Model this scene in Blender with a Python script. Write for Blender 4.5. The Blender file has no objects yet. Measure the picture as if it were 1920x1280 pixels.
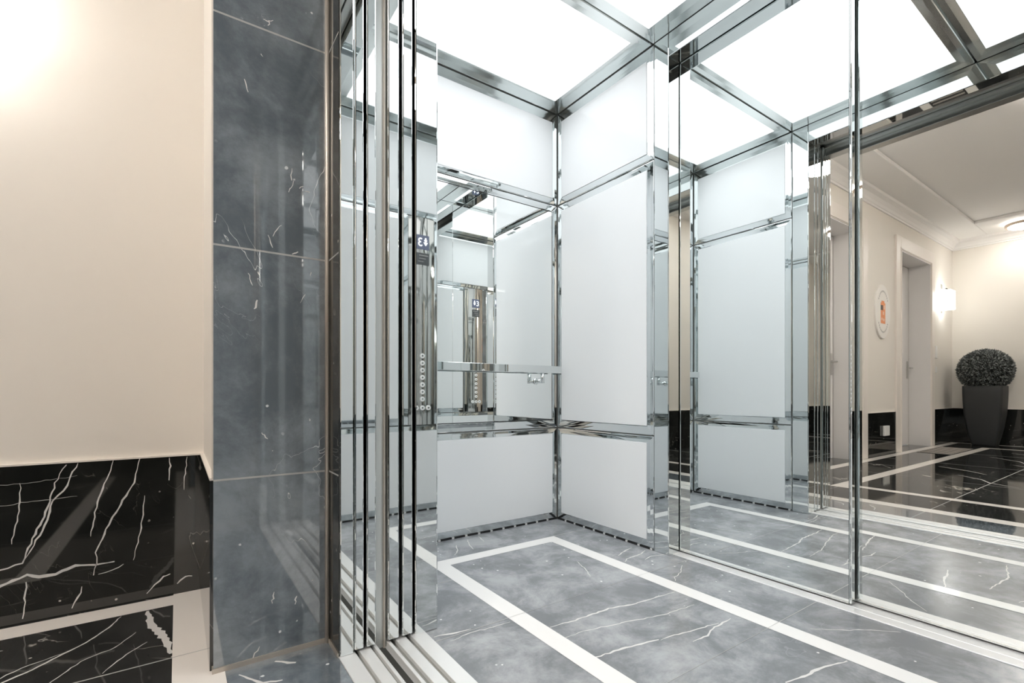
import bpy, bmesh, math, random
from mathutils import Vector, Matrix
random.seed(4)
S = 0.76            # all plan coordinates below are in units of the camera height (0.76 m)
C = bpy.context.scene.collection
sc = bpy.context.scene

# ---------------------------------------------------------------- camera, light, exposure
cam_d = bpy.data.cameras.new('camera'); cam = bpy.data.objects.new('camera', cam_d); C.objects.link(cam)
cam.location = (0, 0, S)
cam.rotation_euler = (math.radians(90), 0, math.radians(55.1716 - 90))
cam_d.sensor_width = 36; cam_d.lens = 901 / 1920 * 36; cam_d.shift_y = 96 / 1920
cam_d.clip_start = 0.01
sc.camera = cam
w = bpy.data.worlds.new('world'); sc.world = w; w.use_nodes = True
w.node_tree.nodes['Background'].inputs[0].default_value = (1.0, .97, .93, 1)
w.node_tree.nodes['Background'].inputs[1].default_value = .3
sc.view_settings.view_transform = 'Standard'; sc.view_settings.look = 'None'
sc.view_settings.exposure = 1.6; sc.view_settings.gamma = 1
sc.view_settings.use_curve_mapping = False
sc.cycles.max_bounces = 24; sc.cycles.glossy_bounces = 20; sc.cycles.diffuse_bounces = 6
sc.cycles.transmission_bounces = 6; sc.cycles.sample_clamp_indirect = 6
sc.cycles.use_denoising = True
CEIL_LIGHT = .45      # lift ceiling diffusers
CEIL_DOWN = .72      # area lights added just below the diffusers, aimed down into the car
LOBBY_LAMP = 10.0
ADDED_GLOW = 8.0
SCONCE = 2.0

# ---------------------------------------------------------------- materials
def nmat(name):
    m = bpy.data.materials.new(name); m.use_nodes = True
    return m, m.node_tree, m.node_tree.nodes['Principled BSDF']
def pset(b, **k):
    for a, v in k.items():
        a = a.replace('_', ' ')
        if a in b.inputs:
            b.inputs[a].default_value = v if not (isinstance(v, tuple) and len(v) == 3) else (*v, 1)
def simple(name, col, rough=.5, metal=0, bump=None, **k):
    m, nt, b = nmat(name)
    pset(b, Base_Color=col, Roughness=rough, Metallic=metal, **k)
    if bump:
        sc_, st, stretch = bump
        g = nt.nodes.new('ShaderNodeNewGeometry'); mp = nt.nodes.new('ShaderNodeMapping')
        mp.inputs['Scale'].default_value = stretch
        n = nt.nodes.new('ShaderNodeTexNoise'); n.inputs['Scale'].default_value = sc_; n.inputs['Detail'].default_value = 1
        bp = nt.nodes.new('ShaderNodeBump'); bp.inputs['Strength'].default_value = 1; bp.inputs['Distance'].default_value = st
        nt.links.new(g.outputs['Position'], mp.inputs[0]); nt.links.new(mp.outputs[0], n.inputs['Vector'])
        nt.links.new(n.outputs[0], bp.inputs['Height']); nt.links.new(bp.outputs[0], b.inputs['Normal'])
    return m
def emis(name, col, s, base=(.8, .8, .8)):
    m, nt, b = nmat(name)
    pset(b, Base_Color=base, Roughness=.5); b.inputs['Emission Color'].default_value = (*col, 1)
    b.inputs['Emission Strength'].default_value = s
    return m
def marble(name, c0, c1, vein=(.75, .74, .72), rough=.08, rot=0., stretch=(.35, 1, 1), vw=.006, sc1=1.7, seed=0., vs=1., coat=0., spec=.5, fleck=1., cloud=3.):
    m, nt, b = nmat(name); N = nt.nodes; L = nt.links
    g = N.new('ShaderNodeNewGeometry'); mp = N.new('ShaderNodeMapping')
    mp.inputs['Location'].default_value = (seed, seed * 1.7, seed * .6)
    mp.inputs['Rotation'].default_value = (rot if isinstance(rot, tuple) else (0, 0, rot))
    L.new(g.outputs['Position'], mp.inputs[0])
    st = N.new('ShaderNodeMapping'); st.inputs['Scale'].default_value = stretch; L.new(mp.outputs[0], st.inputs[0])
    def noise(src, s, d=4, dist=0., r=.55):
        n = N.new('ShaderNodeTexNoise'); n.inputs['Scale'].default_value = s; n.inputs['Detail'].default_value = d
        n.inputs['Distortion'].default_value = dist; n.inputs['Roughness'].default_value = r
        L.new(src, n.inputs['Vector']); return n.outputs[0]
    def math_(op, a, bb=None):
        n = N.new('ShaderNodeMath'); n.operation = op
        for i, v in enumerate((a, bb)):
            if v is None: continue
            if isinstance(v, (int, float)): n.inputs[i].default_value = v
            else: L.new(v, n.inputs[i])
        return n.outputs[0]
    def ramp(src, lo, hi, inv=False):
        n = N.new('ShaderNodeMapRange'); n.inputs[1].default_value = lo; n.inputs[2].default_value = hi
        n.inputs[3].default_value = 1 if inv else 0; n.inputs[4].default_value = 0 if inv else 1
        n.interpolation_type = 'SMOOTHSTEP'; L.new(src, n.inputs[0]); return n.outputs[0]
    cl = noise(mp.outputs[0], cloud, 8, .3, .7)
    mx = N.new('ShaderNodeMix'); mx.data_type = 'RGBA'; L.new(ramp(cl, .36, .66), mx.inputs[0])
    mx.inputs[6].default_value = (*c0, 1); mx.inputs[7].default_value = (*c1, 1)
    v1 = ramp(math_('ABSOLUTE', math_('SUBTRACT', noise(st.outputs[0], sc1, 5, .6, .5), .5)), .0, vw, True)
    m1 = ramp(noise(mp.outputs[0], 1.9, 2), .5, .6)
    v2 = ramp(math_('ABSOLUTE', math_('SUBTRACT', noise(st.outputs[0], sc1 * 3.1, 5, .5, .5), .52)), .0, vw * .9, True)
    m2 = ramp(noise(mp.outputs[0], 3.3, 2), .56, .66)
    vo = N.new('ShaderNodeTexVoronoi'); vo.inputs['Scale'].default_value = 17; L.new(mp.outputs[0], vo.inputs['Vector'])
    wob = math_('ADD', vo.outputs['Distance'], math_('MULTIPLY', noise(mp.outputs[0], 60, 2), .16))
    f = math_('MULTIPLY', ramp(wob, .13, .17, True), ramp(noise(mp.outputs[0], 4, 1), .44, .52))
    tot = math_('MAXIMUM', math_('MAXIMUM', math_('MULTIPLY', math_('MULTIPLY', v1, m1), vs), math_('MULTIPLY', math_('MULTIPLY', v2, m2), .6 * vs)), math_('MULTIPLY', f, fleck))
    m2x = N.new('ShaderNodeMix'); m2x.data_type = 'RGBA'; L.new(tot, m2x.inputs[0]); L.new(mx.outputs[2], m2x.inputs[6])
    m2x.inputs[7].default_value = (*vein, 1)
    L.new(m2x.outputs[2], b.inputs['Base Color'])
    pset(b, Roughness=rough, Coat_Weight=coat, Coat_Roughness=.02, Coat_IOR=1.9); b.inputs['Specular IOR Level'].default_value = spec
    return m
M = {}
M['mirror'] = simple('silver_mirror', (.90, .925, .92), .0, 1)
M['chrome'] = simple('polished_steel', (.72, .75, .75), .02, 1)
M['chrome_wavy'] = simple('pressed_polished_steel', (.72, .75, .755), .03, 1, bump=(7, .0009, (1, 1, .35)))
M['ceil_chrome'] = simple('ceiling_polished_steel', (.88, .91, .90), .14, 1)
M['steel'] = simple('satin_steel', (.58, .58, .56), .28, 1)
M['alu'] = simple('sill_aluminium', (.86, .86, .85), .4, .45)
M['dark'] = simple('black_gap', (.012, .012, .012), .6)
M['pocket'] = simple('grey_door_pocket', (.25, .25, .23), .5)
M['glass'] = simple('white_back_painted_glass', (.85, .87, .88), .5, 0, Coat_Weight=.7, Coat_Roughness=.02, Coat_IOR=1.5)
M['glass'].node_tree.nodes['Principled BSDF'].inputs['Specular IOR Level'].default_value = 0
M['diff'] = emis('lift_ceiling_diffuser', (.97, .985, 1), CEIL_LIGHT)
M['cab_floor'] = marble('marble_with_ceiling_light', (.20, .212, .225), (.42, .435, .452), (.85, .85, .85), .2, math.radians(-3), (.25, 1.1, 1), .0022, 2.2, 3.1, cloud=4.5, vs=.12)  # dark stone; the ceiling's reflected light is painted in as grey
M['lob_floor'] = marble('black_polished_marble', (.014, .015, .015), (.04, .041, .04), (.7, .66, .6), .05, math.radians(38), (.3, 1.1, 1), .006, 1.9, 7.7)
M['plinth'] = marble('black_plinth_marble', (.009, .010, .009), (.022, .023, .021), (.7, .66, .6), .04, (0, math.radians(25), 0), (1.2, 1, .35), .0025, 2.4, 1.3, spec=.9, vs=.25)
M['reveal'] = marble('portal_marble_with_car_light', (.12, .143, .163), (.27, .305, .335), (.8, .82, .83), .05, (0, math.radians(15), 0), (1.1, 1, .8), .0012, 2.0, 9.2, fleck=1., spec=.8, coat=1.)  # black stone; reflected light from the car painted in as lighter blue-grey
M['band'] = simple('white_stone_inlay', (.86, .85, .83), .15)
M['band_lobby'] = simple('cream_stone_inlay', (.87, .83, .78), .15)
M['joint'] = simple('pale_grout', (.42, .42, .41), .5)
M['vein'] = simple('white_vein', (.72, .71, .69), .25)
M['wall'] = simple('beige_paint', (.80, .76, .70), .75)
M['ceil_w'] = simple('white_ceiling_paint', (.88, .865, .85), .8)
M['trimw'] = simple('cream_white_gloss', (.82, .765, .71), .4)
M['doorw'] = simple('pale_grey_door_paint', (.80, .78, .77), .4)
M['cover'] = simple('shaft_cover_grey', (.62, .65, .64), .3, .5)
M['brass'] = simple('pale_bronze_trim', (.56, .51, .45), .4, .6)
M['shade'] = emis('frosted_sconce_glass', (1, .97, .93), SCONCE)
M['lamp'] = emis('round_lamp_diffuser', (1, .95, .90), LOBBY_LAMP)
M['added_glow'] = emis('added_lamp_glow', (1, .96, .91), ADDED_GLOW)
M['ring'] = simple('brushed_copper_steel', (.75, .62, .53), .15, 1)
M['pot'] = simple('charcoal_planter', (.035, .037, .038), .55)
M['leaf'] = simple('dusky_boxwood_leaf', (.07, .08, .08), .45)
M['leaf2'] = simple('pale_boxwood_leaf', (.26, .28, .27), .45)
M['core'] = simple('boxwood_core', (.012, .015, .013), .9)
M['white'] = simple('white_plastic', (.85, .84, .82), .35)
M['grey'] = simple('grey_print', (.42, .41, .40), .6)
M['orange'] = simple('orange_print', (.85, .33, .15), .6)
M['soot'] = simple('dark_print', (.08, .07, .07), .6)
M['screen'] = emis('display_screen', (.35, .42, .62), .10, (.05, .05, .07))
M['digit'] = emis('display_digit', (.95, .97, 1), .6)
M['plate'] = simple('dark_info_plate', (.10, .105, .11), .25)
M['btn'] = emis('button_ring_glow', (1, .97, .92), .06)
M['matdark'] = simple('mat_well', (.03, .03, .03), .8)
M['matbar'] = simple('mat_bar', (.60, .54, .48), .6)

# ---------------------------------------------------------------- mesh helpers
class MB:
    def __init__(s): s.v = []; s.f = []; s.m = []; s.sm = []
    def vert(s, *p): s.v.append(tuple(p)); return len(s.v) - 1
    def face(s, idx, m=0, smooth=False): s.f.append(tuple(idx)); s.m.append(m); s.sm.append(smooth)
    def quad(s, a, b, c, d, m=0): s.face([s.vert(*p) for p in (a, b, c, d)], m)
    def box(s, x0, x1, y0, y1, z0, z1, m=0):
        i = [s.vert(x, y, z) for z in (z0, z1) for y in (y0, y1) for x in (x0, x1)]
        for q in ((0, 2, 3, 1), (4, 5, 7, 6), (0, 1, 5, 4), (1, 3, 7, 5), (3, 2, 6, 7), (2, 0, 4, 6)): s.face([i[k] for k in q], m)
    def tube(s, pts, r, n=12, m=0, cap=True):
        P = [Vector(p) for p in pts]; rings = []
        for k, p in enumerate(P):
            t = (P[min(k + 1, len(P) - 1)] - P[max(k - 1, 0)]).normalized()
            a = t.cross(Vector((0, 0, 1)) if abs(t.z) < .9 else Vector((1, 0, 0))).normalized(); b = t.cross(a)
            rr = r[k] if isinstance(r, (list, tuple)) else r
            rings.append([s.vert(*(p + a * math.cos(2 * math.pi * j / n) * rr + b * math.sin(2 * math.pi * j / n) * rr)) for j in range(n)])
        for A, B in zip(rings, rings[1:]):
            for j in range(n): s.face((A[j], A[(j + 1) % n], B[(j + 1) % n], B[j]), m, True)
        if cap: s.face(rings[0][::-1], m); s.face(rings[-1], m)
    def disc_lathe(s, c, axis, prof, n=40, m=0, ex=1., ez=1.):
        # profile of (radius, offset along axis); axis 'x','y','z'
        rings = []
        for r, h in prof:
            ring = []
            for j in range(n):
                a = 2 * math.pi * j / n; u, w_ = math.cos(a) * r * ex, math.sin(a) * r * ez
                p = {'z': (u, w_, h), 'y': (u, h, w_), 'x': (h, u, w_)}[axis]
                ring.append(s.vert(c[0] + p[0], c[1] + p[1], c[2] + p[2]))
            rings.append(ring)
        for A, B in zip(rings, rings[1:]):
            for j in range(n): s.face((A[j], A[(j + 1) % n], B[(j + 1) % n], B[j]), m, False)
        s.face(rings[0][::-1], m); s.face(rings[-1], m)
    def build(s, name, mats, parent=None, org=(0, 0, 0), bevel=0, seg=2, smooth=False, fixn=True):
        me = bpy.data.meshes.new(name)
        me.from_pydata([((v[0] - org[0]) * S, (v[1] - org[1]) * S, (v[2] - org[2]) * S) for v in s.v], [], s.f)
        if not isinstance(mats, (list, tuple)): mats = [mats]
        for mm in mats: me.materials.append(mm)
        me.polygons.foreach_set('material_index', s.m)
        me.polygons.foreach_set('use_smooth', [smooth or a for a in s.sm])
        if fixn:
            bm = bmesh.new(); bm.from_mesh(me); bmesh.ops.recalc_face_normals(bm, faces=bm.faces); bm.to_mesh(me); bm.free()
        me.update()
        o = bpy.data.objects.new(name, me); C.objects.link(o)
        if parent: o.parent = parent
        else: o.location = (org[0] * S, org[1] * S, org[2] * S)
        if bevel:
            b = o.modifiers.new('bevel', 'BEVEL'); b.width = bevel * S; b.segments = seg; b.limit_method = 'ANGLE'; b.angle_limit = math.radians(40)
        return o
def tag(o, label=None, cat=None, group=None, kind=None):
    for k, v in (('label', label), ('category', cat), ('group', group), ('kind', kind)):
        if v: o[k] = v
    return o
def empty(name, org, label, cat, group=None, kind=None):
    o = bpy.data.objects.new(name, None); C.objects.link(o); o.location = (org[0] * S, org[1] * S, org[2] * S)
    o.empty_display_size = .05
    return tag(o, label, cat, group, kind or 'thing')
def boxes(name, mat, lst, parent=None, org=(0, 0, 0), bevel=0, kind=None, seg=2):
    b = MB()
    for q in lst: b.box(*q)
    o = b.build(name, mat, parent, org, bevel, seg)
    if kind: o['kind'] = kind
    return o
def ribbon(mb, pts, wd, mapf, m=0, jag=.35):
    # a jagged vein laid flush in a surface; pts in the surface's own 2D plan
    P = []
    for a, b in zip(pts, pts[1:]):
        n = max(2, int(math.hypot(b[0] - a[0], b[1] - a[1]) / .02))
        for k in range(n):
            t = k / n; P.append((a[0] + (b[0] - a[0]) * t + random.uniform(-1, 1) * .0035, a[1] + (b[1] - a[1]) * t + random.uniform(-1, 1) * .0035))
    P.append(pts[-1]); prev = None
    for k, p in enumerate(P):
        q = P[min(k + 1, len(P) - 1)]; o = P[max(k - 1, 0)]
        d = Vector((q[0] - o[0], q[1] - o[1])); d = d.normalized() if d.length else Vector((1, 0)); nrm = Vector((-d.y, d.x))
        ww = wd * (.35 + .65 * math.sin(math.pi * (k + .5) / len(P))) * random.uniform(1 - jag, 1 + jag) * (.40 if wd < .02 else .46)
        cur = (mb.vert(*mapf(p[0] + nrm.x * ww, p[1] + nrm.y * ww)), mb.vert(*mapf(p[0] - nrm.x * ww, p[1] - nrm.y * ww)))
        if prev: mb.face((prev[0], prev[1], cur[1], cur[0]), m)
        prev = cur

# ---------------------------------------------------------------- key planes
YA, YD, XB, XF = 2.928, -.07, 2.476, .904      # lift walls: left, right, rear, front return
ZC, ZU, ZL = 3.207, 2.479, .725                # lift ceiling, upper seam, lower seam
OPL, OPR = 1.853, -.003                        # lift opening left and right edges
ZO = 3.064                                     # opening height
XL, YW, XFAR, YR, ZLC = .11, 2.934, -7.75, -1.6, 4.12   # lobby: portal wall, left wall, far wall, right wall, ceiling

# ---------------------------------------------------------------- structure: lift shell and floors
boxes('wall_cabin_left', M['pocket'], [(XF - .02, XB + .03, YA + .012, YA + .04, -.02, ZC + .1)], kind='structure')
boxes('wall_cabin_right', M['pocket'], [(XF - .02, XB + .03, YD - .04, YD - .012, -.02, ZC + .1)], kind='structure')
boxes('wall_cabin_back', M['pocket'], [(XB + .012, XB + .035, OPL + .125, YA + .012, -.02, ZC + .1)], kind='structure')
boxes('wall_cabin_front', M['pocket'], [(XF - .035, XF - .012, OPL + .125, YA + .012, -.02, ZC + .1)], kind='structure')
boxes('ceiling_cabin', M['pocket'], [(XF - .15, XB + .3, YD - .04, YA + .04, ZC + .06, ZC + .09)], kind='structure')
boxes('wall_shaft_back', M['dark'], [(2.80, 2.84, YD - .1, YA + .04, -.02, ZC + .1)], kind='structure')
fl = MB()
X0, X1 = .848, 2.512
fl.box(X0, X1, YD - .012, YA + .012, -.03, 0, 0)
def flat(mb, x0, x1, y0, y1, m, z=.0012): mb.quad((x0, y0, z), (x1, y0, z), (x1, y1, z), (x0, y1, z), m)
bx0, bx1, bx2, bx3, by0, by1, by2, by3 = 1.205, 1.298, 2.058, 2.152, .27, .363, 2.492, 2.586
flat(fl, bx0, bx1, by0, by3, 1); flat(fl, bx2, bx3, by0, by3, 1); flat(fl, bx1, bx2, by2, by3, 1); flat(fl, bx1, bx2, by0, by1, 1)
jw = .0022
for y in (1.76, 1.055): 
    for a, b in ((X0, bx0), (bx3, X1)): flat(fl, a, b, y - jw, y + jw, 2, .0008)
    for a, b in ((bx1, bx2),): flat(fl, a, b, y - jw * .5, y + jw * .5, 2, .0008)
    for a, b in ((bx0, bx1), (bx2, bx3)): flat(fl, a, b, y - jw * .5, y + jw * .5, 2, .0016)
flat(fl, bx3, XB, by3 - jw, by3 + jw, 2, .0008); flat(fl, X0, bx0, 2.285, 2.285 + jw * 1.5, 2, .0008)
zf = lambda z: (lambda a, b: (a, b, z))
for pts, wd in (([(1.305, 1.592), (1.436, 1.575), (1.639, 1.572), (1.761, 1.54), (2.05, 1.515)], .012),
                ([(1.304, 1.489), (1.418, 1.480), (1.59, 1.44), (1.80, 1.385), (2.0, 1.37)], .007),
                ([(1.299, 1.309), (1.408, 1.297), (1.55, 1.272), (1.60, 1.258)], .014), ([(1.60, 1.25), (1.683, 1.245), (1.784, 1.226), (1.93, 1.2)], .007),
                ([(2.01, 1.194), (1.861, 1.186), (1.793, 1.165), (1.70, 1.17)], .010), ([(1.723, .819), (1.916, .79), (2.05, .757)], .013),
                ([(1.945, 2.12), (1.89, 1.98), (1.84, 1.90)], .006), ([(2.40, 2.10), (2.33, 2.09), (2.22, 2.05)], .009), ([(2.44, 2.02), (2.36, 1.99), (2.22, 1.98), (2.17, 1.95)], .010),
                ([(2.47, 1.90), (2.38, 1.93), (2.30, 1.91)], .009), ([(2.40, 1.72), (2.3, 1.66), (2.2, 1.63), (2.17, 1.60)], .006),
                ([(1.50, 2.80), (1.46, 2.70), (1.40, 2.63)], .008), ([(1.62, 2.86), (1.57, 2.74), (1.55, 2.66)], .009), ([(1.72, 2.88), (1.69, 2.76)], .006),
                ([(.86, 1.80), (.93, 1.78), (1.02, 1.77)], .010), ([(.9, 1.73), (1.0, 1.74), (1.19, 1.725)], .006),
                ([(2.2, .95), (2.32, .85), (2.4, .80), (2.48, .72)], .006), ([(1.35, .65), (1.6, .6), (1.9, .62)], .010), ([(1.8, .45), (2.0, .5)], .01)):
    ribbon(fl, pts, wd, zf(.0006), 3)
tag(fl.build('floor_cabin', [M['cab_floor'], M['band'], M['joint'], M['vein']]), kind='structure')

lf = MB()
lf.box(XFAR - .1, .498, YR - .1, YW + .32, -.03, 0, 0)
for a in ((-.017, .14, YR, YW - .02), (-7.45, -.017, 2.77, 2.90), (-6.62, -.60, 2.165, 2.295), (-.72, -.60, YR, 2.165), (-7.56, -7.45, YR, 2.90), (-6.74, -6.62, YR, 2.295)):
    flat(lf, *a, 1, .0010)
for x in (-1.89, -3.62, -5.35): flat(lf, x, x + .008, YR, 2.165, 2, .0006)
for x in (-1.0, -1.89, -2.75, -3.62): flat(lf, x, x + .006, 2.295, 2.77, 2, .0006)
flat(lf, XFAR, -.72, 1.33, 1.338, 2, .0006); flat(lf, XFAR, -.72, .2, .208, 2, .0006); flat(lf, -.60, -.017, 2.217, 2.224, 2, .0006)
flat(lf, .14, .498, 1.33, 1.336, 2, .0006); flat(lf, -.60, -.017, 1.33, 1.336, 2, .0006); flat(lf, -.017, .14, 2.217, 2.222, 2, .0014)
for pts, wd in (([(-.60, 2.262), (-.501, 2.359), (-.432, 2.415), (-.358, 2.494), (-.303, 2.551), (-.25, 2.64), (-.207, 2.76)], .011),
                ([(-.115, 2.765), (-.092, 2.586), (-.05, 2.44), (-.035, 2.36), (-.02, 2.26)], .034),
                ([(-.45, 2.19), (-.398, 2.223), (-.343, 2.294), (-.298, 2.385), (-.2, 2.44), (-.143, 2.544)], .006),
                ([(-.58, 2.30), (-.5, 2.42), (-.45, 2.46), (-.35, 2.5)], .006), ([(-.22, 2.24), (-.16, 2.35), (-.1, 2.42)], .006),
                ([(-2.5, 1.7), (-2.3, 1.45), (-2.1, 1.35), (-1.95, 1.1)], .02), ([(-4.2, 1.5), (-3.9, 1.2), (-3.7, .9)], .02), ([(-3.2, 2.05), (-3.0, 1.7), (-2.8, 1.5)], .02),
                ([(-5.1, 1.9), (-4.7, 1.5), (-4.4, 1.4)], .02), ([(-6.0, 1.8), (-5.8, 1.5)], .02),
                ([(.18, 1.95), (.24, 1.85), (.3, 1.83)], .012), ([(.3, 1.97), (.36, 1.92)], .014), ([(.22, 1.70), (.33, 1.62), (.42, 1.60)], .012)):
    ribbon(lf, pts, wd, zf(.0004), 3)
flat(lf, .141, .498, -.16, 2.009, 4, .0003)  # lighter patch painting the car's reflected light onto the black portal floor
tag(lf.build('floor_lobby', [M['lob_floor'], M['band_lobby'], M['joint'], M['vein'], M['reveal']]), kind='structure')

# ---------------------------------------------------------------- structure: lobby shell
D1, D2 = (-6.29, -4.75), (-3.10, -1.55); ZD = 3.41; REC = .305
wl = []
xs = [XFAR - .1, D1[0], D1[1], D2[0], D2[1], XL + .34]
for a, b in ((xs[0], xs[1]), (xs[2], xs[3]), (xs[4], xs[5])): wl.append((a, b, YW, YW + .42, 0, ZLC + .1))
for a, b in (D1, D2): wl.append((a, b, YW, YW + .42, ZD, ZLC + .1)); wl.append((a, b, YW + REC + .05, YW + .42, 0, ZD))
boxes('wall_left', M['wall'], wl, kind='structure')
boxes('wall_far', M['wall'], [(XFAR - .1, XFAR, YR - .1, YW, 0, ZLC + .1)], kind='structure')
boxes('wall_right', M['wall'], [(XFAR, XL + .34, YR - .1, YR, 0, ZLC + .1)], kind='structure')
boxes('wall_portal', M['wall'], [(XL, XL + .34, 2.034, YW, 0, ZLC + .1), (XL, XL + .34, YR, -.185, 0, ZLC + .1), (XL, XL + .34, -.185, 2.034, 3.26, ZLC + .1)], kind='structure')
boxes('ceiling_lobby', M['ceil_w'], [(XFAR - .1, XL + .34, YR - .1, YW + .1, ZLC, ZLC + .06), (XFAR, XL, 2.375, YW, ZLC - .055, ZLC), (XFAR, -6.6, YR, 2.375, ZLC - .055, ZLC)], bevel=.012, kind='structure')
def cove(name, pts_fn, a, b):
    m = MB(); prof = [(0, -.17), (.02, -.17), (.022, -.145), (.035, -.135), (.05, -.10), (.085, -.055), (.14, -.03), (.15, -.012), (.155, 0)]
    r0 = [m.vert(*pts_fn(a, u, ZLC - .055 + z)) for u, z in prof]; r1 = [m.vert(*pts_fn(b, u, ZLC - .055 + z)) for u, z in prof]
    for k in range(len(prof) - 1): m.face((r0[k], r0[k + 1], r1[k + 1], r1[k]), 0)
    m.face(r0[::-1]); m.face(r1)
    return tag(m.build(name, M['ceil_w']), kind='structure')
cove('trim_1', lambda t, u, z: (t, YW - u, z), XFAR, XL)
cove('trim_2', lambda t, u, z: (XFAR + u, t, z), YR, YW)
# black marble plinths
ZP = .684
def plinth(name, x0, x1, veins=()):
    m = MB(); m.box(x0, x1, YW - .018, YW, 0, ZP, 0); m.box(x0, x1, YW - .022, YW, ZP, ZP + .008, 2)
    for pts, wd in veins: ribbon(m, pts, wd, lambda a, b: (a, YW - .0186, b), 1)
    return tag(m.build(name, [M['plinth'], M['vein'], M['trimw']]), kind='structure')
pv = [([(-.245, .682), (-.287, .557), (-.313, .45), (-.328, .341)], .008), ([(-.15, .682), (-.17, .569), (-.223, .475), (-.281, .346), (-.309, .265), (-.309, .215), (-.318, .16)], .009),
      ([(-.372, .682), (-.418, .56), (-.455, .519), (-.479, .414), (-.546, .275)], .009), ([(-.413, .674), (-.448, .599), (-.47, .495), (-.518, .362), (-.551, .264), (-.619, .244), (-.70, .235)], .009),
      ([(-.75, .09), (-.619, .176), (-.538, .208), (-.50, .192), (-.445, .195), (-.383, .215), (-.31, .207), (-.243, .209)], .014), ([(-.033, .681), (-.030, .62), (-.035, .568)], .007), ([(.037, .676), (.026, .514)], .006),
      ([(-.133, .501), (-.143, .349), (-.174, .201)], .006), ([(-.559, .611), (-.558, .53), (-.584, .351)], .006), ([(-.66, .515), (-.5, .528), (-.374, .531)], .002), ([(-.66, .605), (-.5, .61), (-.374, .625)], .0015),
      ([(-.538, .181), (-.551, .022)], .007), ([(-.355, .115), (-.392, .027)], .007), ([(-.30, .16), (-.25, .17), (-.21, .19)], .005), ([(.0, .05), (.03, .08), (.06, .075)], .008), ([(-.12, .03), (-.06, .10), (-.03, .105)], .008)]
plinth('baseboard_left_near', D2[1] + .24, XL, pv)
plinth('baseboard_left_middle', D1[1] + .235, D2[0] - .24)
plinth('baseboard_left_far', XFAR, D1[0] - .25)
def plx(name, x0, x1, y0, y1, kind='structure'):
    m = MB(); m.box(x0, x1, y0, y1, 0, ZP, 0); m.box(x0, x1 + .0, y0, y1, ZP, ZP + .008, 1)
    return tag(m.build(name, [M['plinth'], M['trimw']]), kind=kind)
plx('baseboard_far', XFAR, XFAR + .018, YR, YW - .018); plx('baseboard_right', XFAR + .018, XL - .016, YR, YR + .018)
plx('baseboard_portal_left', XL - .016, XL, 2.034, YW - .018); plx('baseboard_portal_right', XL - .016, XL, YR + .018, -.2)

# portal lining: marble reveals left, right and overhead
def reveal(name, y0, y1, yface, sgn):
    m = MB(); m.box(XL - .006, .498, y0, y1, .018, 3.26, 0)
    e = .0006 * sgn
    for z in (.687, 1.529, 2.361): m.quad((XL - .006, yface + e, z - .0035), (.498, yface + e, z - .0035), (.498, yface + e, z + .0035), (XL - .006, yface + e, z + .0035), 1)
    for k in range(26):
        a, b = random.uniform(XL, .44), random.uniform(.05, 2.9); da, db = random.uniform(-.03, .03), random.uniform(-.05, .05)
        ribbon(m, [(a, b), (a + da * .6, b + db * .4), (a + da, b + db)], random.uniform(.003, .007), lambda p, q: (min(max(p, XL), .495), yface + e * .8, q), 2)
    m.box(XL - .01, .498, min(y0, yface - .006), max(y1, yface + .006), 0, .018, 3)
    return tag(m.build(name, [M['reveal'], M['joint'], M['vein'], M['brass']]), kind='structure')
def portal_return(name, y0, y1, yc):
    m = MB(); m.box(.4985, .512, y0, y1, 0, 3.26, 0)
    for z in (.687, 1.529, 2.361): m.quad((.498, y0, z - .003), (.498, y1, z - .003), (.498, y1, z + .003), (.498, y0, z + .003), 1)
    m.tube([(.492, yc, 0), (.492, yc, 3.26)], .009, 14, 2)
    m.box(.494, .4985, y0, y1, 0, .016, 2)
    return tag(m.build(name, [M['plinth'], M['joint'], M['brass']]), kind='structure')
portal_return('trim_portal_return_left', 1.862, 2.0095, 2.003); portal_return('trim_portal_return_right', -.1605, -.012, -.154)
reveal('trim_portal_left', 2.010, 2.034, 2.010, -1)
reveal('trim_portal_right', -.185, -.161, -.161, 1)
boxes('trim_portal_top', M['reveal'], [(XL - .006, .498, -.161, 2.010, 3.235, 3.26)], kind='structure')
boxes('trim_portal_edge', M['trimw'], [(XL - .010, XL, 2.034, 2.05, ZP + .01, 3.27), (XL - .010, XL, -.2, -.185, ZP + .01, 3.27)], kind='structure')

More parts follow.
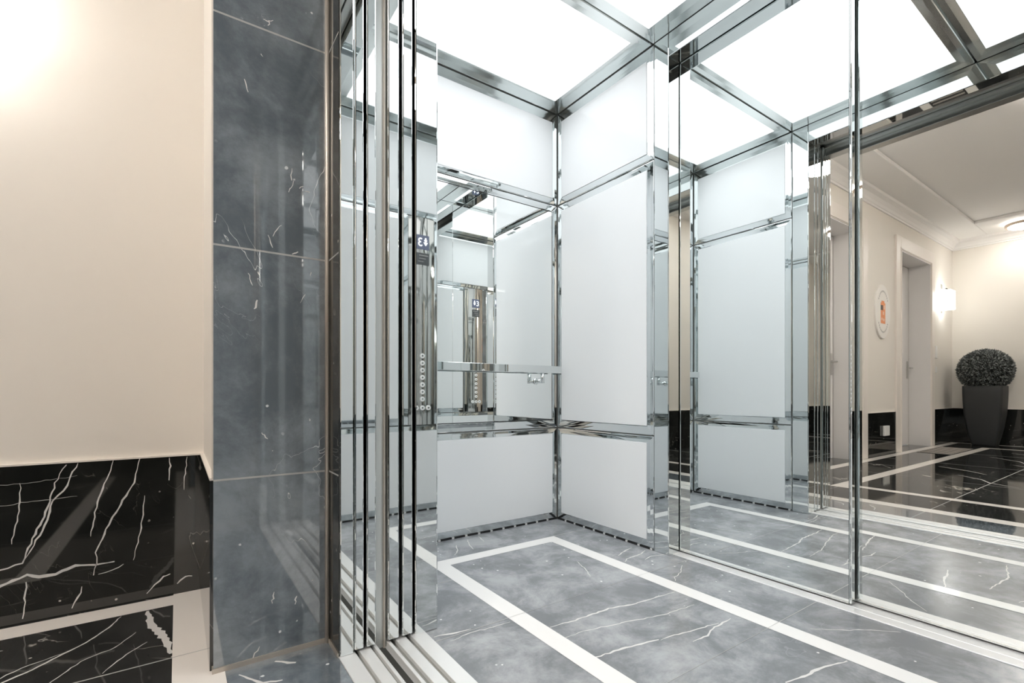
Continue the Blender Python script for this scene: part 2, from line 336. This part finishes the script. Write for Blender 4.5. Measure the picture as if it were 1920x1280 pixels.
# ---------------------------------------------------------------- lift wall panels
G = .0035
MAPS = {'left': lambda u, n, z: (u, YA - n, z), 'right': lambda u, n, z: (u, YD + n, z),
        'back': lambda u, n, z: (XB - n, u, z), 'front': lambda u, n, z: (XF + n, u, z)}
def panel(wall, u0, u1, z0, z1, bd, label, group, mirror=False, vents=False):
    """bd: widths of the bright border at u0, u1, z0, z1"""
    mp = MAPS[wall]; org = mp((u0 + u1) / 2, 0, z0)
    root = empty('glass_cladding' if not mirror else 'wall_mirror', org, label, 'wall panel' if not mirror else 'mirror', group)
    fr = MB(); loops = []
    bl, br, bb, bt = bd
    def loop(k, g, n):
        a, b, c_, d = u0 + G + (bl - G) * k + g, u1 - G - (br - G) * k - g, z0 + G + (bb - G) * k + g, z1 - G - (bt - G) * k - g
        return [fr.vert(*mp(u, n, z)) for u, z in ((a, c_), (b, c_), (b, d), (a, d))]
    for k, g, n in ((0, 0, -.010), (0, 0, -.003), (0, .002, -.0008), (0, .005, 0), (.5, 0, .0012), (1, -.004, .0035), (1, 0, .0035), (1, 0, -.01)):
        loops.append(loop(k, g, n))
    for A, B in zip(loops, loops[1:]):
        for j in range(4): fr.face((A[j], A[(j + 1) % 4], B[(j + 1) % 4], B[j]))
    fr.face(loops[0])
    fr.build('chrome_border', M['chrome_wavy'], root, org)
    a, b, c_, d = u0 + bl, u1 - br, z0 + bb, z1 - bt
    def slab(mb, i, n0, n1, m=0):
        p, q = mp(a + i, n0, c_ + i), mp(b - i, n1, d - i)
        mb.box(min(p[0], q[0]), max(p[0], q[0]), min(p[1], q[1]), max(p[1], q[1]), min(p[2], q[2]), max(p[2], q[2]), m)
    if mirror:
        g = MB(); slab(g, .0, -.004, .0022); g.build('shadow_gap', M['dark'], root, org)
        g = MB(); slab(g, .005, -.002, .0045); g.build('mirror_glass', M['mirror'], root, org, bevel=.0015, seg=1)
    else:
        g = MB(); slab(g, .0008, -.004, .0075); g.build('white_glass', M['glass'], root, org, bevel=.0012, seg=1)
    if vents:
        v = MB(); n = int((u1 - u0 - .02) / .098); st = (u1 - u0 - .02) / n
        p, q = mp(u0 + .005, .0036, .001), mp(u1 - .005, .0045, .013)
        v.box(min(p[0], q[0]), max(p[0], q[0]), min(p[1], q[1]), max(p[1], q[1]), .001, .013, 0)
        for k in range(n):
            s0 = u0 + .01 + k * st; p, q = mp(s0 + st * .0, .0036, .0), mp(s0 + st * .17, .0062, .0)
            v.box(min(p[0], q[0]), max(p[0], q[0]), min(p[1], q[1]), max(p[1], q[1]), .001, .0135, 1)
        v.build('ventilation_strip', [M['dark'], M['alu']], root, org)
    return root
e = .055; ZU0, ZU1, ZM0, ZM1, ZB0, ZB1 = .05, .081, .062, .054, .06, .046
PG = 'white glass panels of the lift car'
cx0, cx1 = XF, XB
panel('left', cx0, cx1, ZU, ZC, (e, e, ZU0, ZU1), 'wide white glass panel above the mirror and handrail', PG)
panel('left', cx0, cx1, ZL, ZU, (e, e, ZM0, ZM1), 'large chrome-framed mirror behind the handrail', None, mirror=True)
panel('left', cx0, cx1, .0, ZL, (e, e, ZB0, ZB1), 'low white glass panel under the handrail mirror', PG, vents=True)
for wl_, w1, w2 in (('back', 'between the car corner and the closed mirror doors', 'back'), ('front', 'on the return wall beside the open doors', 'front')):
    yj = OPL + .13 if wl_ == 'front' else 1.983
    panel(wl_, yj, YA, ZU, ZC, (e, e, ZU0, ZU1), 'top white glass panel ' + w1, PG)
    panel(wl_, yj, YA, ZL, ZU, (e, e, ZM0, ZM1), 'tall middle white glass panel ' + w1, PG)
    panel(wl_, yj, YA, 0, ZL, (e, e, ZB0, ZB1), 'bottom white glass panel ' + w1, PG, vents=True)
panel('right', cx0, cx1, ZU, ZC, (e, e, ZU0, ZU1), 'wide white glass panel above the lift button column', PG)
panel('right', cx0, 1.507, ZL, ZU, (e, .02, ZM0, ZM1), 'narrow white glass panel on the open-door side of the button column', PG)
panel('right', 1.873, cx1, ZL, ZU, (.02, e, ZM0, ZM1), 'narrow white glass panel on the closed-door side of the button column', PG)
panel('right', cx0, cx1, 0, ZL, (e, e, ZB0, ZB1), 'low white glass panel beneath the lift button column', PG, vents=True)

# ---------------------------------------------------------------- lift ceiling lights
yj1, yj2 = 1.992, .866
def ceil_light(y0, y1, b0, b1, label):
    org = ((cx0 + cx1) / 2, (y0 + y1) / 2, ZC); r = empty('ceiling_light', org, label, 'ceiling light', 'luminous ceiling panels of the lift')
    fr = MB(); L_ = []
    for k, g, z in ((0, 0, .03), (0, 0, .004), (0, .004, 0), (.5, 0, .0012), (1, 0, .0), (1, .002, .0), (1, .002, .03)):
        a, b, c_, d = cx0 + G + (.128 - G) * k + g, cx1 - G - (.128 - G) * k - g, y0 + G + (b0 - G) * k + g, y1 - G - (b1 - G) * k - g
        L_.append([fr.vert(x, y, ZC + z) for x, y in ((a, c_), (b, c_), (b, d), (a, d))])
    for A, B in zip(L_, L_[1:]):
        for j in range(4): fr.face((A[j], A[(j + 1) % 4], B[(j + 1) % 4], B[j]))
    fr.build('chrome_frame', M['ceil_chrome'], r, org)
    g = MB(); g.box(cx0 + .128, cx1 - .128, y0 + b0, y1 - b1, ZC + .008, ZC + .02); g.build('diffuser', M['diff'], r, org)
    wx, wy = (cx1 - cx0 - .256) * S, (y1 - y0 - b0 - b1) * S
    ld = bpy.data.lights.new('lamp', 'AREA'); ld.shape = 'RECTANGLE'; ld.size = wx; ld.size_y = wy
    ld.energy = math.pi * wx * wy * CEIL_DOWN; ld.spread = math.radians(125); ld.color = (.97, .985, 1)
    lo = bpy.data.objects.new('lamp', ld); C.objects.link(lo); lo.parent = r
    lo.location = (0, ((y0 + b0 + y1 - b1) / 2 - org[1]) * S, .006 * S)
ceil_light(yj1, YA, .070, .125, 'square luminous ceiling panel over the handrail corner of the car')
ceil_light(yj2, yj1, .070, .070, 'wide middle luminous ceiling panel of the car')
ceil_light(YD, yj2, .125, .070, 'luminous ceiling panel over the button column side')

# ---------------------------------------------------------------- lift door frames, doors and sills
r = empty('door_frame', (XB, .93, 0), 'polished steel frame round the closed mirror doors', 'door frame', None, 'structure')
o_ = (XB, .93, 0)
boxes('jamb', M['chrome'], [(XB - .002, XB + .101, 1.873, 1.981, .0, ZC)], r, o_, bevel=.004)
boxes('jamb', M['chrome'], [(XB - .002, XB + .101, YD, -.003, .008, ZC)], r, o_, bevel=.004)
boxes('header', M['chrome'], [(XB - .002, XB + .101, -.003, 1.873, ZO, ZC)], r, o_, bevel=.004)
r = empty('door_frame', (XF, .93, 0), 'polished steel inner frame of the open lift doorway', 'door frame', None, 'structure'); o_ = (XF, .93, 0)
boxes('jamb', M['chrome'], [(.803, XF + .002, OPL, 1.981, .0, ZC)], r, o_, bevel=.006, seg=3)
boxes('jamb', M['chrome'], [(.803, XF + .002, YD, -.003, .008, ZC)], r, o_, bevel=.006, seg=3)
boxes('header', M['chrome'], [(.803, XF + .002, -.003, OPL, ZO, ZC)], r, o_, bevel=.004)
# landing frame: stepped polished profile against the marble portal
r = empty('landing_frame', (.5, .93, 0), 'stepped polished steel frame against the marble reveal of the doorway', 'door frame', None, 'structure'); o_ = (.5, .93, 0)
for s_ in (1, -1):
    f = (lambda y: y) if s_ == 1 else (lambda y: 1.85 - y)
    lst = []
    for x0, x1, ya, yb in ((.501, .553, OPL, 1.8615), (.5125, .553, 1.8615, 2.02)):
        a, b = f(ya), f(yb); lst.append((x0, x1, min(a, b), max(a, b), .004, 3.26))
    boxes('jamb', M['chrome'], lst, r, o_, bevel=.004, seg=3)
boxes('header', M['steel'], [(.462, .553, -.15, 2.0, 3.05, 3.26)], r, o_, bevel=.003)
boxes('ceiling_shaft_track', M['steel'], [(.556, .595, -.1, 2.9, 3.10, 3.19), (.602, .64, -.1, 2.9, 3.12, 3.19), (.545, .80, -.1, 2.9, 3.19, 3.205), (.688, .735, -.1, 2.9, 3.10, 3.19), (.748, .80, -.1, 2.9, 3.12, 3.19)], bevel=.003, kind='structure')
boxes('trim_shaft_cover', M['cover'], [(.641, .6875, 1.878, 1.89, -.02, 3.1), (.643, .690, -.1, -.08, -.02, 3.1)], kind='structure')
boxes('trim_shaft_seal', M['brass'], [(.6755, .6815, 1.868, 1.878, -.02, 3.1)], kind='structure')

def door(name, x0, x1, y0, y1, z1, label, group, face, lead, body=None):
    """face: 'lo'/'hi' = the x side that carries the mirror; lead = y of the leading edge; steel body behind"""
    org = ((x0 + x1) / 2, (y0 + y1) / 2, .014); r = empty(name, org, label, 'lift door', group)
    t = .004; zb = .012
    ey0, ey1 = (lead, lead + .012) if lead == y0 else (lead - .012, lead)
    ia, ib = (ey1, y1) if lead == y0 else (y0, ey0)
    boxes('edge_trim', M['chrome'], [(x0, x1, ey0, ey1, zb, z1)], r, org, bevel=.0055, seg=4)
    if face == 'lo':
        boxes('mirror_face', M['mirror'], [(x0 + .001, x0 + t, ia, ib, zb + .006, z1)], r, org)
        boxes('door_body', M['steel'], [(x0 + t, x1 - .001, ia, ib, zb, z1)], r, org)
    else:
        boxes('mirror_face', M['mirror'], [(x1 - t, x1 - .001, ia, ib, zb + .006, z1)], r, org)
        boxes('door_body', M['steel'], [(x0 + .001, x1 - t, ia, ib, zb, z1)], r, org)
    if x0 > 2:
        boxes('bottom_rail', M['chrome'], [(x0 - .001, x0 + .003, ia, ib, zb, zb + .006)], r, org)
    return r
door('sliding_door', 2.583, 2.622, .936, 1.955, 3.10, 'closed mirrored sliding door leaf nearer the white glass corner', 'closed mirror doors', 'lo', .936)
door('sliding_door', 2.645, 2.684, -.05, 1.0, 3.10, 'closed mirrored sliding door leaf set back, showing the lobby reflection', 'closed mirror doors', 'lo', 1.0)
door('sliding_door', .556, .592, OPL, 2.80, 3.10, 'open landing door leaf nearest the marble reveal, seen edge-on', 'open door leaves stacked edge-on', 'lo', OPL)
door('sliding_door', .602, .640, OPL, 2.82, 3.10, 'second open landing door leaf, just before the dark shaft gap', 'open door leaves stacked edge-on', 'lo', OPL)
door('sliding_door', .688, .735, OPL, 2.82, 3.10, 'open car door leaf just past the dark shaft gap', 'open door leaves stacked edge-on', 'hi', OPL)
door('sliding_door', .748, .793, OPL, 2.80, 3.10, 'open car door leaf nearest the inner door frame, seen edge-on', 'open door leaves stacked edge-on', 'hi', OPL)
boxes('wall_shaft_side', M['pocket'], [(.50, .87, 2.85, 2.87, -.1, 3.3), (.50, .87, -.2, -.18, -.1, 3.3), (.45, .505, 2.02, 2.86, -.1, 3.3), (.46, .50, -.2, -.165, -.1, 3.3)], kind='structure')
boxes('ceiling_shaft', M['dark'], [(.44, .90, -.2, 2.87, 3.21, 3.24)], kind='structure')
boxes('floor_shaft', M['pocket'], [(.47, .90, -.2, 2.87, -.2, -.16)], kind='structure')

def sill(label, plates, grooves, y0, y1, org):
    r = empty('door_sill', org, label, 'door sill', 'grooved metal door sills', 'structure')
    boxes('tread_plate', M['alu'], [(a, b, y0, y1, -.03, .004) for a, b in plates], r, org, bevel=.0012, seg=1)
    boxes('groove_channel', M['steel'], [(a, b, y0, y1, -.03, -.012) for a, b in grooves], r, org)
sill('grooved aluminium landing sill on the lobby side of the open doorway', [(.498, .560), (.575, .620), (.632, .645)], [(.560, .575), (.620, .632)], -.15, 2.82, (.57, .93, -.03))
sill('grooved aluminium car sill at the edge of the lift floor', [(.688, .702), (.722, .765), (.785, .848)], [(.702, .722), (.765, .785)], -.05, 2.9, (.76, .93, -.03))
sill('grooved aluminium sill under the closed mirror doors', [(2.512, 2.578), (2.5785, 2.642), (2.648, 2.70), (2.712, 2.80)], [(2.642, 2.648), (2.70, 2.712)], -.07, 2.9, (2.6, .93, -.03))

# ---------------------------------------------------------------- handrail
org = (1.7, 2.845, 1.148); r = empty('handrail', org, 'flat polished steel handrail in front of the wall mirror', 'handrail')
boxes('rail', M['chrome'], [(.96, 2.432, 2.824, 2.856, 1.148, 1.203)], r, org, bevel=.0025)
for x in (2.256, 1.13):
    b = MB(); b.tube([(x, 2.84, 1.15), (x, 2.84, 1.072)], .0150, 20); b.tube([(x, 2.84, 1.087), (x, 2.9232, 1.087)], .0150, 20)
    br = b.build('bracket', M['chrome'], r, org)
    f = MB(); f.disc_lathe((x, 2.914, 1.087), 'y', [(.022, 0), (.024, .002), (.024, .0092)], 24); f.build('wall_flange', M['chrome'], br, org)

# ---------------------------------------------------------------- button column on the right wall
org = (1.69, YD, ZL); r = empty('control_panel', org, 'full-height polished button column with a floor display reading 3', 'lift control panel')
b = MB(); a0, a1 = 1.575, 1.805; n = 14; zz0, zz1 = ZL + .006, ZU - .006
cols = []
for k in range(n + 1):
    t = k / n; x = a0 + (a1 - a0) * t; y = YD + .006 + .020 * math.sin(math.pi * t)
    cols.append((b.vert(x, y, zz0), b.vert(x, y, zz1)))
for A, B in zip(cols, cols[1:]): b.face((A[0], B[0], B[1], A[1]), 0, True)
b.build('faceplate', simple('button_column_steel', (.62, .60, .57), .04, 1, bump=(3, .0012, (1.5, 1, .3))), r, org)
for x0, x1 in ((1.510, 1.572), (1.808, 1.870)):
    boxes('side_strip', M['chrome_wavy'], [(x0, x1, YD - .004, YD + .009, zz0, zz1)], r, org, bevel=.003)
yf = YD + .027
d = boxes('floor_display', M['screen'], [(1.638, 1.752, yf - .01, yf + .003, 2.205, 2.325)], r, org, bevel=.002)
def text(s, size, x, z, mat, parent, y):
    cu = bpy.data.curves.new('t', 'FONT'); cu.body = s; cu.size = size * S; cu.align_x = 'CENTER'; cu.extrude = .0006
    t = bpy.data.objects.new('t', cu); C.objects.link(t)
    bpy.context.view_layer.update()
    me = bpy.data.meshes.new_from_object(t); bpy.data.objects.remove(t)
    me.materials.clear(); me.materials.append(mat)
    o = bpy.data.objects.new('floor_digit', me); C.objects.link(o); o.parent = parent
    o.location = ((x - org[0]) * S, (y - org[1]) * S, (z - org[2]) * S); o.rotation_euler = (math.radians(90), 0, math.pi)
    return o
text('3', .10, 1.668, 2.23, M['digit'], d, yf + .0045)
ar = MB(); ax, az = 1.718, 2.265
for p in (((ax - .006, az), (ax + .006, az), (ax + .006, az + .038), (ax - .006, az + .038)), ((ax - .02, az), (ax, az - .03), (ax + .02, az), (ax, az + .001)),
          ((ax - .013, az + .012), (ax + .013, az + .012), (ax + .013, az + .02), (ax - .013, az + .02))):
    ar.quad(*[(x, yf + .0045, z) for x, z in p])
ar.build('direction_arrow', M['digit'], d, org)
pl = boxes('information_plate', M['plate'], [(1.638, 1.752, yf - .01, yf + .002, 2.075, 2.175)], r, org, bevel=.002)
boxes('engraved_lines', M['grey'], [(1.66, 1.74, yf, yf + .0028, 2.15, 2.157), (1.66, 1.72, yf, yf + .0028, 2.125, 2.130), (1.65, 1.70, yf, yf + .0028, 2.10, 2.104)], pl, org)
for k, (x, z) in enumerate([(1.69, 1.31 - .0605 * i) for i in range(7)] + [(1.635, .873), (1.69, .873), (1.745, .873)]):
    q = MB(); q.disc_lathe((x, yf - .008, z), 'y', [(.021, 0), (.021, .010), (.019, .0125), (.012, .0125), (.0118, .011)], 20)
    bt = q.build('button', M['btn'], r, org)
    q = MB(); q.disc_lathe((x, yf + .001, z), 'y', [(.0085, 0), (.0085, .0045), (.007, .005)], 16); q.build('button_center', M['chrome'], bt, org)

# ---------------------------------------------------------------- lobby doors
def lobby_door(name, a, b, label):
    org = ((a + b) / 2, YW, 0); r = empty(name, org, label, 'door', None, 'structure')
    fr = MB(); cw = .225; t = .03
    def casing(x0, x1, z0, z1): fr.box(x0, x1, YW - t, YW, z0, z1)
    casing(a - cw, a, 0, ZD + cw); casing(b, b + cw, 0, ZD + cw); casing(a, b, ZD, ZD + cw)
    for i, tt in ((.03, .042), (.05, .036)):
        fr.box(a - i, a - i + .018, YW - tt, YW, 0, ZD + i); fr.box(b + i - .018, b + i, YW - tt, YW, 0, ZD + i); fr.box(a - i, b + i, YW - tt, YW, ZD + i - .018, ZD + i)
    fr.build('casing', M['trimw'], r, org, bevel=.005)
    boxes('jamb_lining', M['doorw'], [(a, a + .012, YW - .02, YW + REC, 0, ZD), (b - .012, b, YW - .02, YW + REC, 0, ZD), (a, b, YW - .02, YW + REC, ZD - .012, ZD)], r, org)
    boxes('door_leaf', M['doorw'], [(a + .02, b - .02, YW + REC, YW + REC + .04, .012, ZD - .02)], r, org, bevel=.004)
    boxes('shadow_gap', M['dark'], [(a + .012, b - .012, YW + REC + .03, YW + REC + .045, .0, ZD - .012)], r, org)
    h = MB(); hx = a + .10
    h.box(hx - .03, hx + .03, YW + REC - .012, YW + REC, 1.27, 1.60)
    h.tube([(hx, YW + REC - .01, 1.47), (hx, YW + REC - .09, 1.47)], .014, 12); h.tube([(hx, YW + REC - .085, 1.47), (hx + .17, YW + REC - .085, 1.47)], .014, 12)
    h.build('handle', M['steel'], r, org, bevel=.002)
    return r
lobby_door('door_1', D1[0], D1[1], 'white-cased pale recessed door between the round plaque and the corner sconce')
lobby_door('door_2', D2[0], D2[1], 'white-cased recessed door on the lift side of the round plaque')

# ---------------------------------------------------------------- sconces
def sconce(x, z0, label, hgt=.37):
    org = (x, YW, z0); r = empty('wall_sconce', org, label, 'wall lamp', 'box wall sconces in the lobby')
    boxes('back_plate', M['chrome'], [(x - .045, x + .045, YW - .018, YW, z0 - .06, z0 + hgt + .14)], r, org, bevel=.004)
    boxes('arm', M['chrome'], [(x - .03, x + .03, YW - .10, YW - .016, z0 + hgt + .03, z0 + hgt + .05), (x - .03, x + .03, YW - .10, YW - .08, z0 + hgt - .01, z0 + hgt + .05)], r, org, bevel=.003)
    m = MB(); a, b, c_, d = x - .15, x + .15, YW - .185, YW - .022; w_ = .006
    for q in ((a, b, c_, c_ + w_), (a, b, d - w_, d), (a, a + w_, c_, d), (b - w_, b, c_, d)): m.box(*q, z0, z0 + hgt)
    m.box(a, b, c_, d, z0 + .1, z0 + .106)
    m.build('glass_shade', M['shade'], r, org)
sconce(-.80, 2.46, 'lit box sconce at the near end of the beige wall by the portal')
sconce(-6.98, 2.62, 'lit box sconce beside the far corner above the planter', .36)

# ---------------------------------------------------------------- plaque, switches, socket
org = (-3.93, YW, 2.29); r = empty('wall_plaque', org, 'oval white plaque with an orange emblem between the two doors', 'plaque')
m = MB(); m.disc_lathe((org[0], YW, org[2]), 'y', [(1, 0), (1, -.022), (.985, -.028)], 56, 0, .31, .43); m.build('plaque_board', simple('off_white_plaque', (.86, .83, .79), .45), r, org)
for sg in (1, -1):
    m = MB(); k = 0
    for i in range(13):
        a = math.radians(90 + (i - 6) * 9) * sg; x, z = org[0] + math.cos(a) * .225, org[2] + math.sin(a) * .325
        m.box(x - .009, x + .009, YW - .0295, YW - .0275, z - .014, z + .014)
    m.build('rim_lettering', M['grey'], r, org)
m = MB()
for a, b, c_, d, k in ((-.085, .10, -.19, .14, 0), (-.05, .07, .14, .17, 0), (.01, .10, .02, .10, 1), (-.03, .02, -.05, .0, 2), (.03, .08, -.14, -.10, 2), (-.06, -.02, .04, .10, 2), (-.05, .01, -.15, -.11, 2)):
    m.box(org[0] + a, org[0] + b, YW - .0300 - k * .0004, YW - .0275, org[2] + c_, org[2] + d, k)
m.build('emblem', [M['orange'], M['soot'], simple('pale_orange_print', (.9, .62, .45), .6)], r, org)
boxes('light_switch', M['white'], [(-6.72, -6.60, YW - .02, YW, 1.66, 1.90)], bevel=.006).update_tag()
o = bpy.data.objects['light_switch']; tag(o, 'white wall handset panel beside the recessed door, under the sconce', 'switch')
o = boxes('wall_control', M['white'], [(-6.70, -6.61, YW - .015, YW, 1.38, 1.50)], bevel=.006); tag(o, 'small white wall control below the handset panel', 'switch')
o = boxes('wall_socket', M['white'], [(-4.15, -3.93, YW - .05, YW - .019, .31, .47)], bevel=.008); tag(o, 'white socket box on the black plinth below the plaque', 'socket')

# ---------------------------------------------------------------- planter and topiary
org = (-7.30, 2.36, 0); px, py = org[0], org[1]
b = MB(); prof = [(0, .165), (.03, .170), (.15, .195), (.35, .232), (.6, .262), (.85, .276), (1.0, .280), (1.12, .280), (1.13, .275), (1.13, .264), (1.03, .258)]
def rsq(h, z, r=.22, n=5):
    ring = []
    for cxs, cys, a0 in ((1, 1, 0), (-1, 1, 90), (-1, -1, 180), (1, -1, 270)):
        for k in range(n + 1):
            a = math.radians(a0 + 90 * k / n); rr = h * r
            ring.append(b.vert(px + cxs * (h - rr) + math.cos(a) * rr, py + cys * (h - rr) + math.sin(a) * rr, z))
    return ring
R = [rsq(h, z) for z, h in prof]
for A, B in zip(R, R[1:]):
    for j in range(len(A)): b.face((A[j], A[(j + 1) % len(A)], B[(j + 1) % len(A)], B[j]), 0, True)
b.face(R[0][::-1]); b.face(R[-1])
tag(b.build('planter', M['pot']), 'tall tapered charcoal square planter in the lobby corner', 'planter')
cz_ = 1.425; rb = .385; org = (px, py, 1.06); r = empty('topiary_ball', org, 'clipped round boxwood ball sitting in the charcoal planter', 'plant')
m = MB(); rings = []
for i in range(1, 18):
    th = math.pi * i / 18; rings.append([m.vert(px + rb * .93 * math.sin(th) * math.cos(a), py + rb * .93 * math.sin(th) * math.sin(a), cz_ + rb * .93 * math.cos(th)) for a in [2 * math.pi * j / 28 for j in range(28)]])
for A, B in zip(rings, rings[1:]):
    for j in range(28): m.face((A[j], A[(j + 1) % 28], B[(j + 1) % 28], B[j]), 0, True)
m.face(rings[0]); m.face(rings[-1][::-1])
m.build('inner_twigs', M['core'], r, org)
m = MB()
for i in range(9000):
    z = random.uniform(-.93, 1); a = random.uniform(0, 2 * math.pi); q = math.sqrt(1 - z * z); nrm = Vector((q * math.cos(a), q * math.sin(a), z))
    p = Vector((px, py, cz_)) + nrm * rb * random.uniform(.93, 1.03)
    t = nrm.cross(Vector((random.uniform(-1, 1), random.uniform(-1, 1), random.uniform(-1, 1)))).normalized(); u = (t.cross(nrm) * .5 + nrm * random.uniform(.2, 1)).normalized()
    l, w_ = random.uniform(.022, .042), random.uniform(.006, .011)
    i0 = [m.vert(*(p - t * w_)), m.vert(*(p + u * l * .5 - t * w_ * .8)), m.vert(*(p + u * l)), m.vert(*(p + u * l * .5 + t * w_ * .8)), m.vert(*(p + t * w_))]
    m.face(i0, 0 if random.random() < .6 else 1)
o = m.build('foliage', [M['leaf'], M['leaf2']], r, org, fixn=False)
m = MB(); m.tube([(px, py, 1.035), (px, py, 1.12)], .03, 10); m.build('stem', M['core'], r, org)

# ---------------------------------------------------------------- entrance mat and round ceiling lamps
org = (-5.6, 2.53, 0); r = empty('entrance_mat', org, 'barred floor mat let into the floor before the recessed door', 'floor mat')
boxes('mat_well', M['matdark'], [(-6.30, -4.90, 2.31, 2.75, 0, .003)], r, org)
boxes('mat_bars', M['matbar'], [(-6.26 + k * .125, -6.26 + k * .125 + .036, 2.32, 2.74, .003, .0042) for k in range(11)], r, org)
def disc_lamp(x, y, rr, label):
    zt = ZLC if x > -6.6 and y < 2.3 else ZLC - .055
    org = (x, y, zt); r = empty('ceiling_lamp', org, label, 'ceiling lamp', 'round lobby ceiling lamps')
    m = MB(); m.disc_lathe((x, y, zt), 'z', [(rr * .96, -.028), (rr, -.032), (rr, -.075), (rr * .985, -.085), (rr * .86, -.085), (rr * .85, -.08)], 56); m.build('metal_ring', M['ring'], r, org)
    m = MB(); m.disc_lathe((x, y, zt - .0), 'z', [(rr * .55, -.002), (rr * .55, -.016)], 40); m.build('ceiling_mount', M['ring'], r, org)
    m = MB(); m.disc_lathe((x, y, zt - .03), 'z', [(rr * .93, .002), (rr * .93, .004)], 48); m.build('added_top_glow', M['added_glow'], r, org)  # glowing disc added on top of each lamp to brighten the ceiling
    m = MB(); m.disc_lathe((x, y, zt - .086), 'z', [(rr * .835, .004), (rr * .84, -.006), (rr * .78, -.014), (rr * .3, -.018)], 56); m.build('diffuser', M['lamp'], r, org)
disc_lamp(-7.12, 1.80, .27, 'round ceiling lamp with a copper ring near the far wall')
disc_lamp(-3.3, .72, .27, 'round ceiling lamp over the middle of the lobby')
disc_lamp(-1.3, -.9, .27, 'added unseen ceiling lamp nearest the lift doorway')  # this and the lamps below: added out of view to brighten the lobby
disc_lamp(-5.2, -.2, .27, 'added unseen ceiling lamp between the middle and the far end of the lobby')

disc_lamp(-2.0, .75, .27, 'added unseen ceiling lamp between the doorway lamp and the middle one')
disc_lamp(-.75, .1, .27, 'added unseen ceiling lamp right outside the lift portal')
disc_lamp(-1.0, 1.25, .27, 'added unseen ceiling lamp in line with the lift doorway')
disc_lamp(-3.3, -.95, .27, 'added unseen ceiling lamp near the side wall opposite the doors')
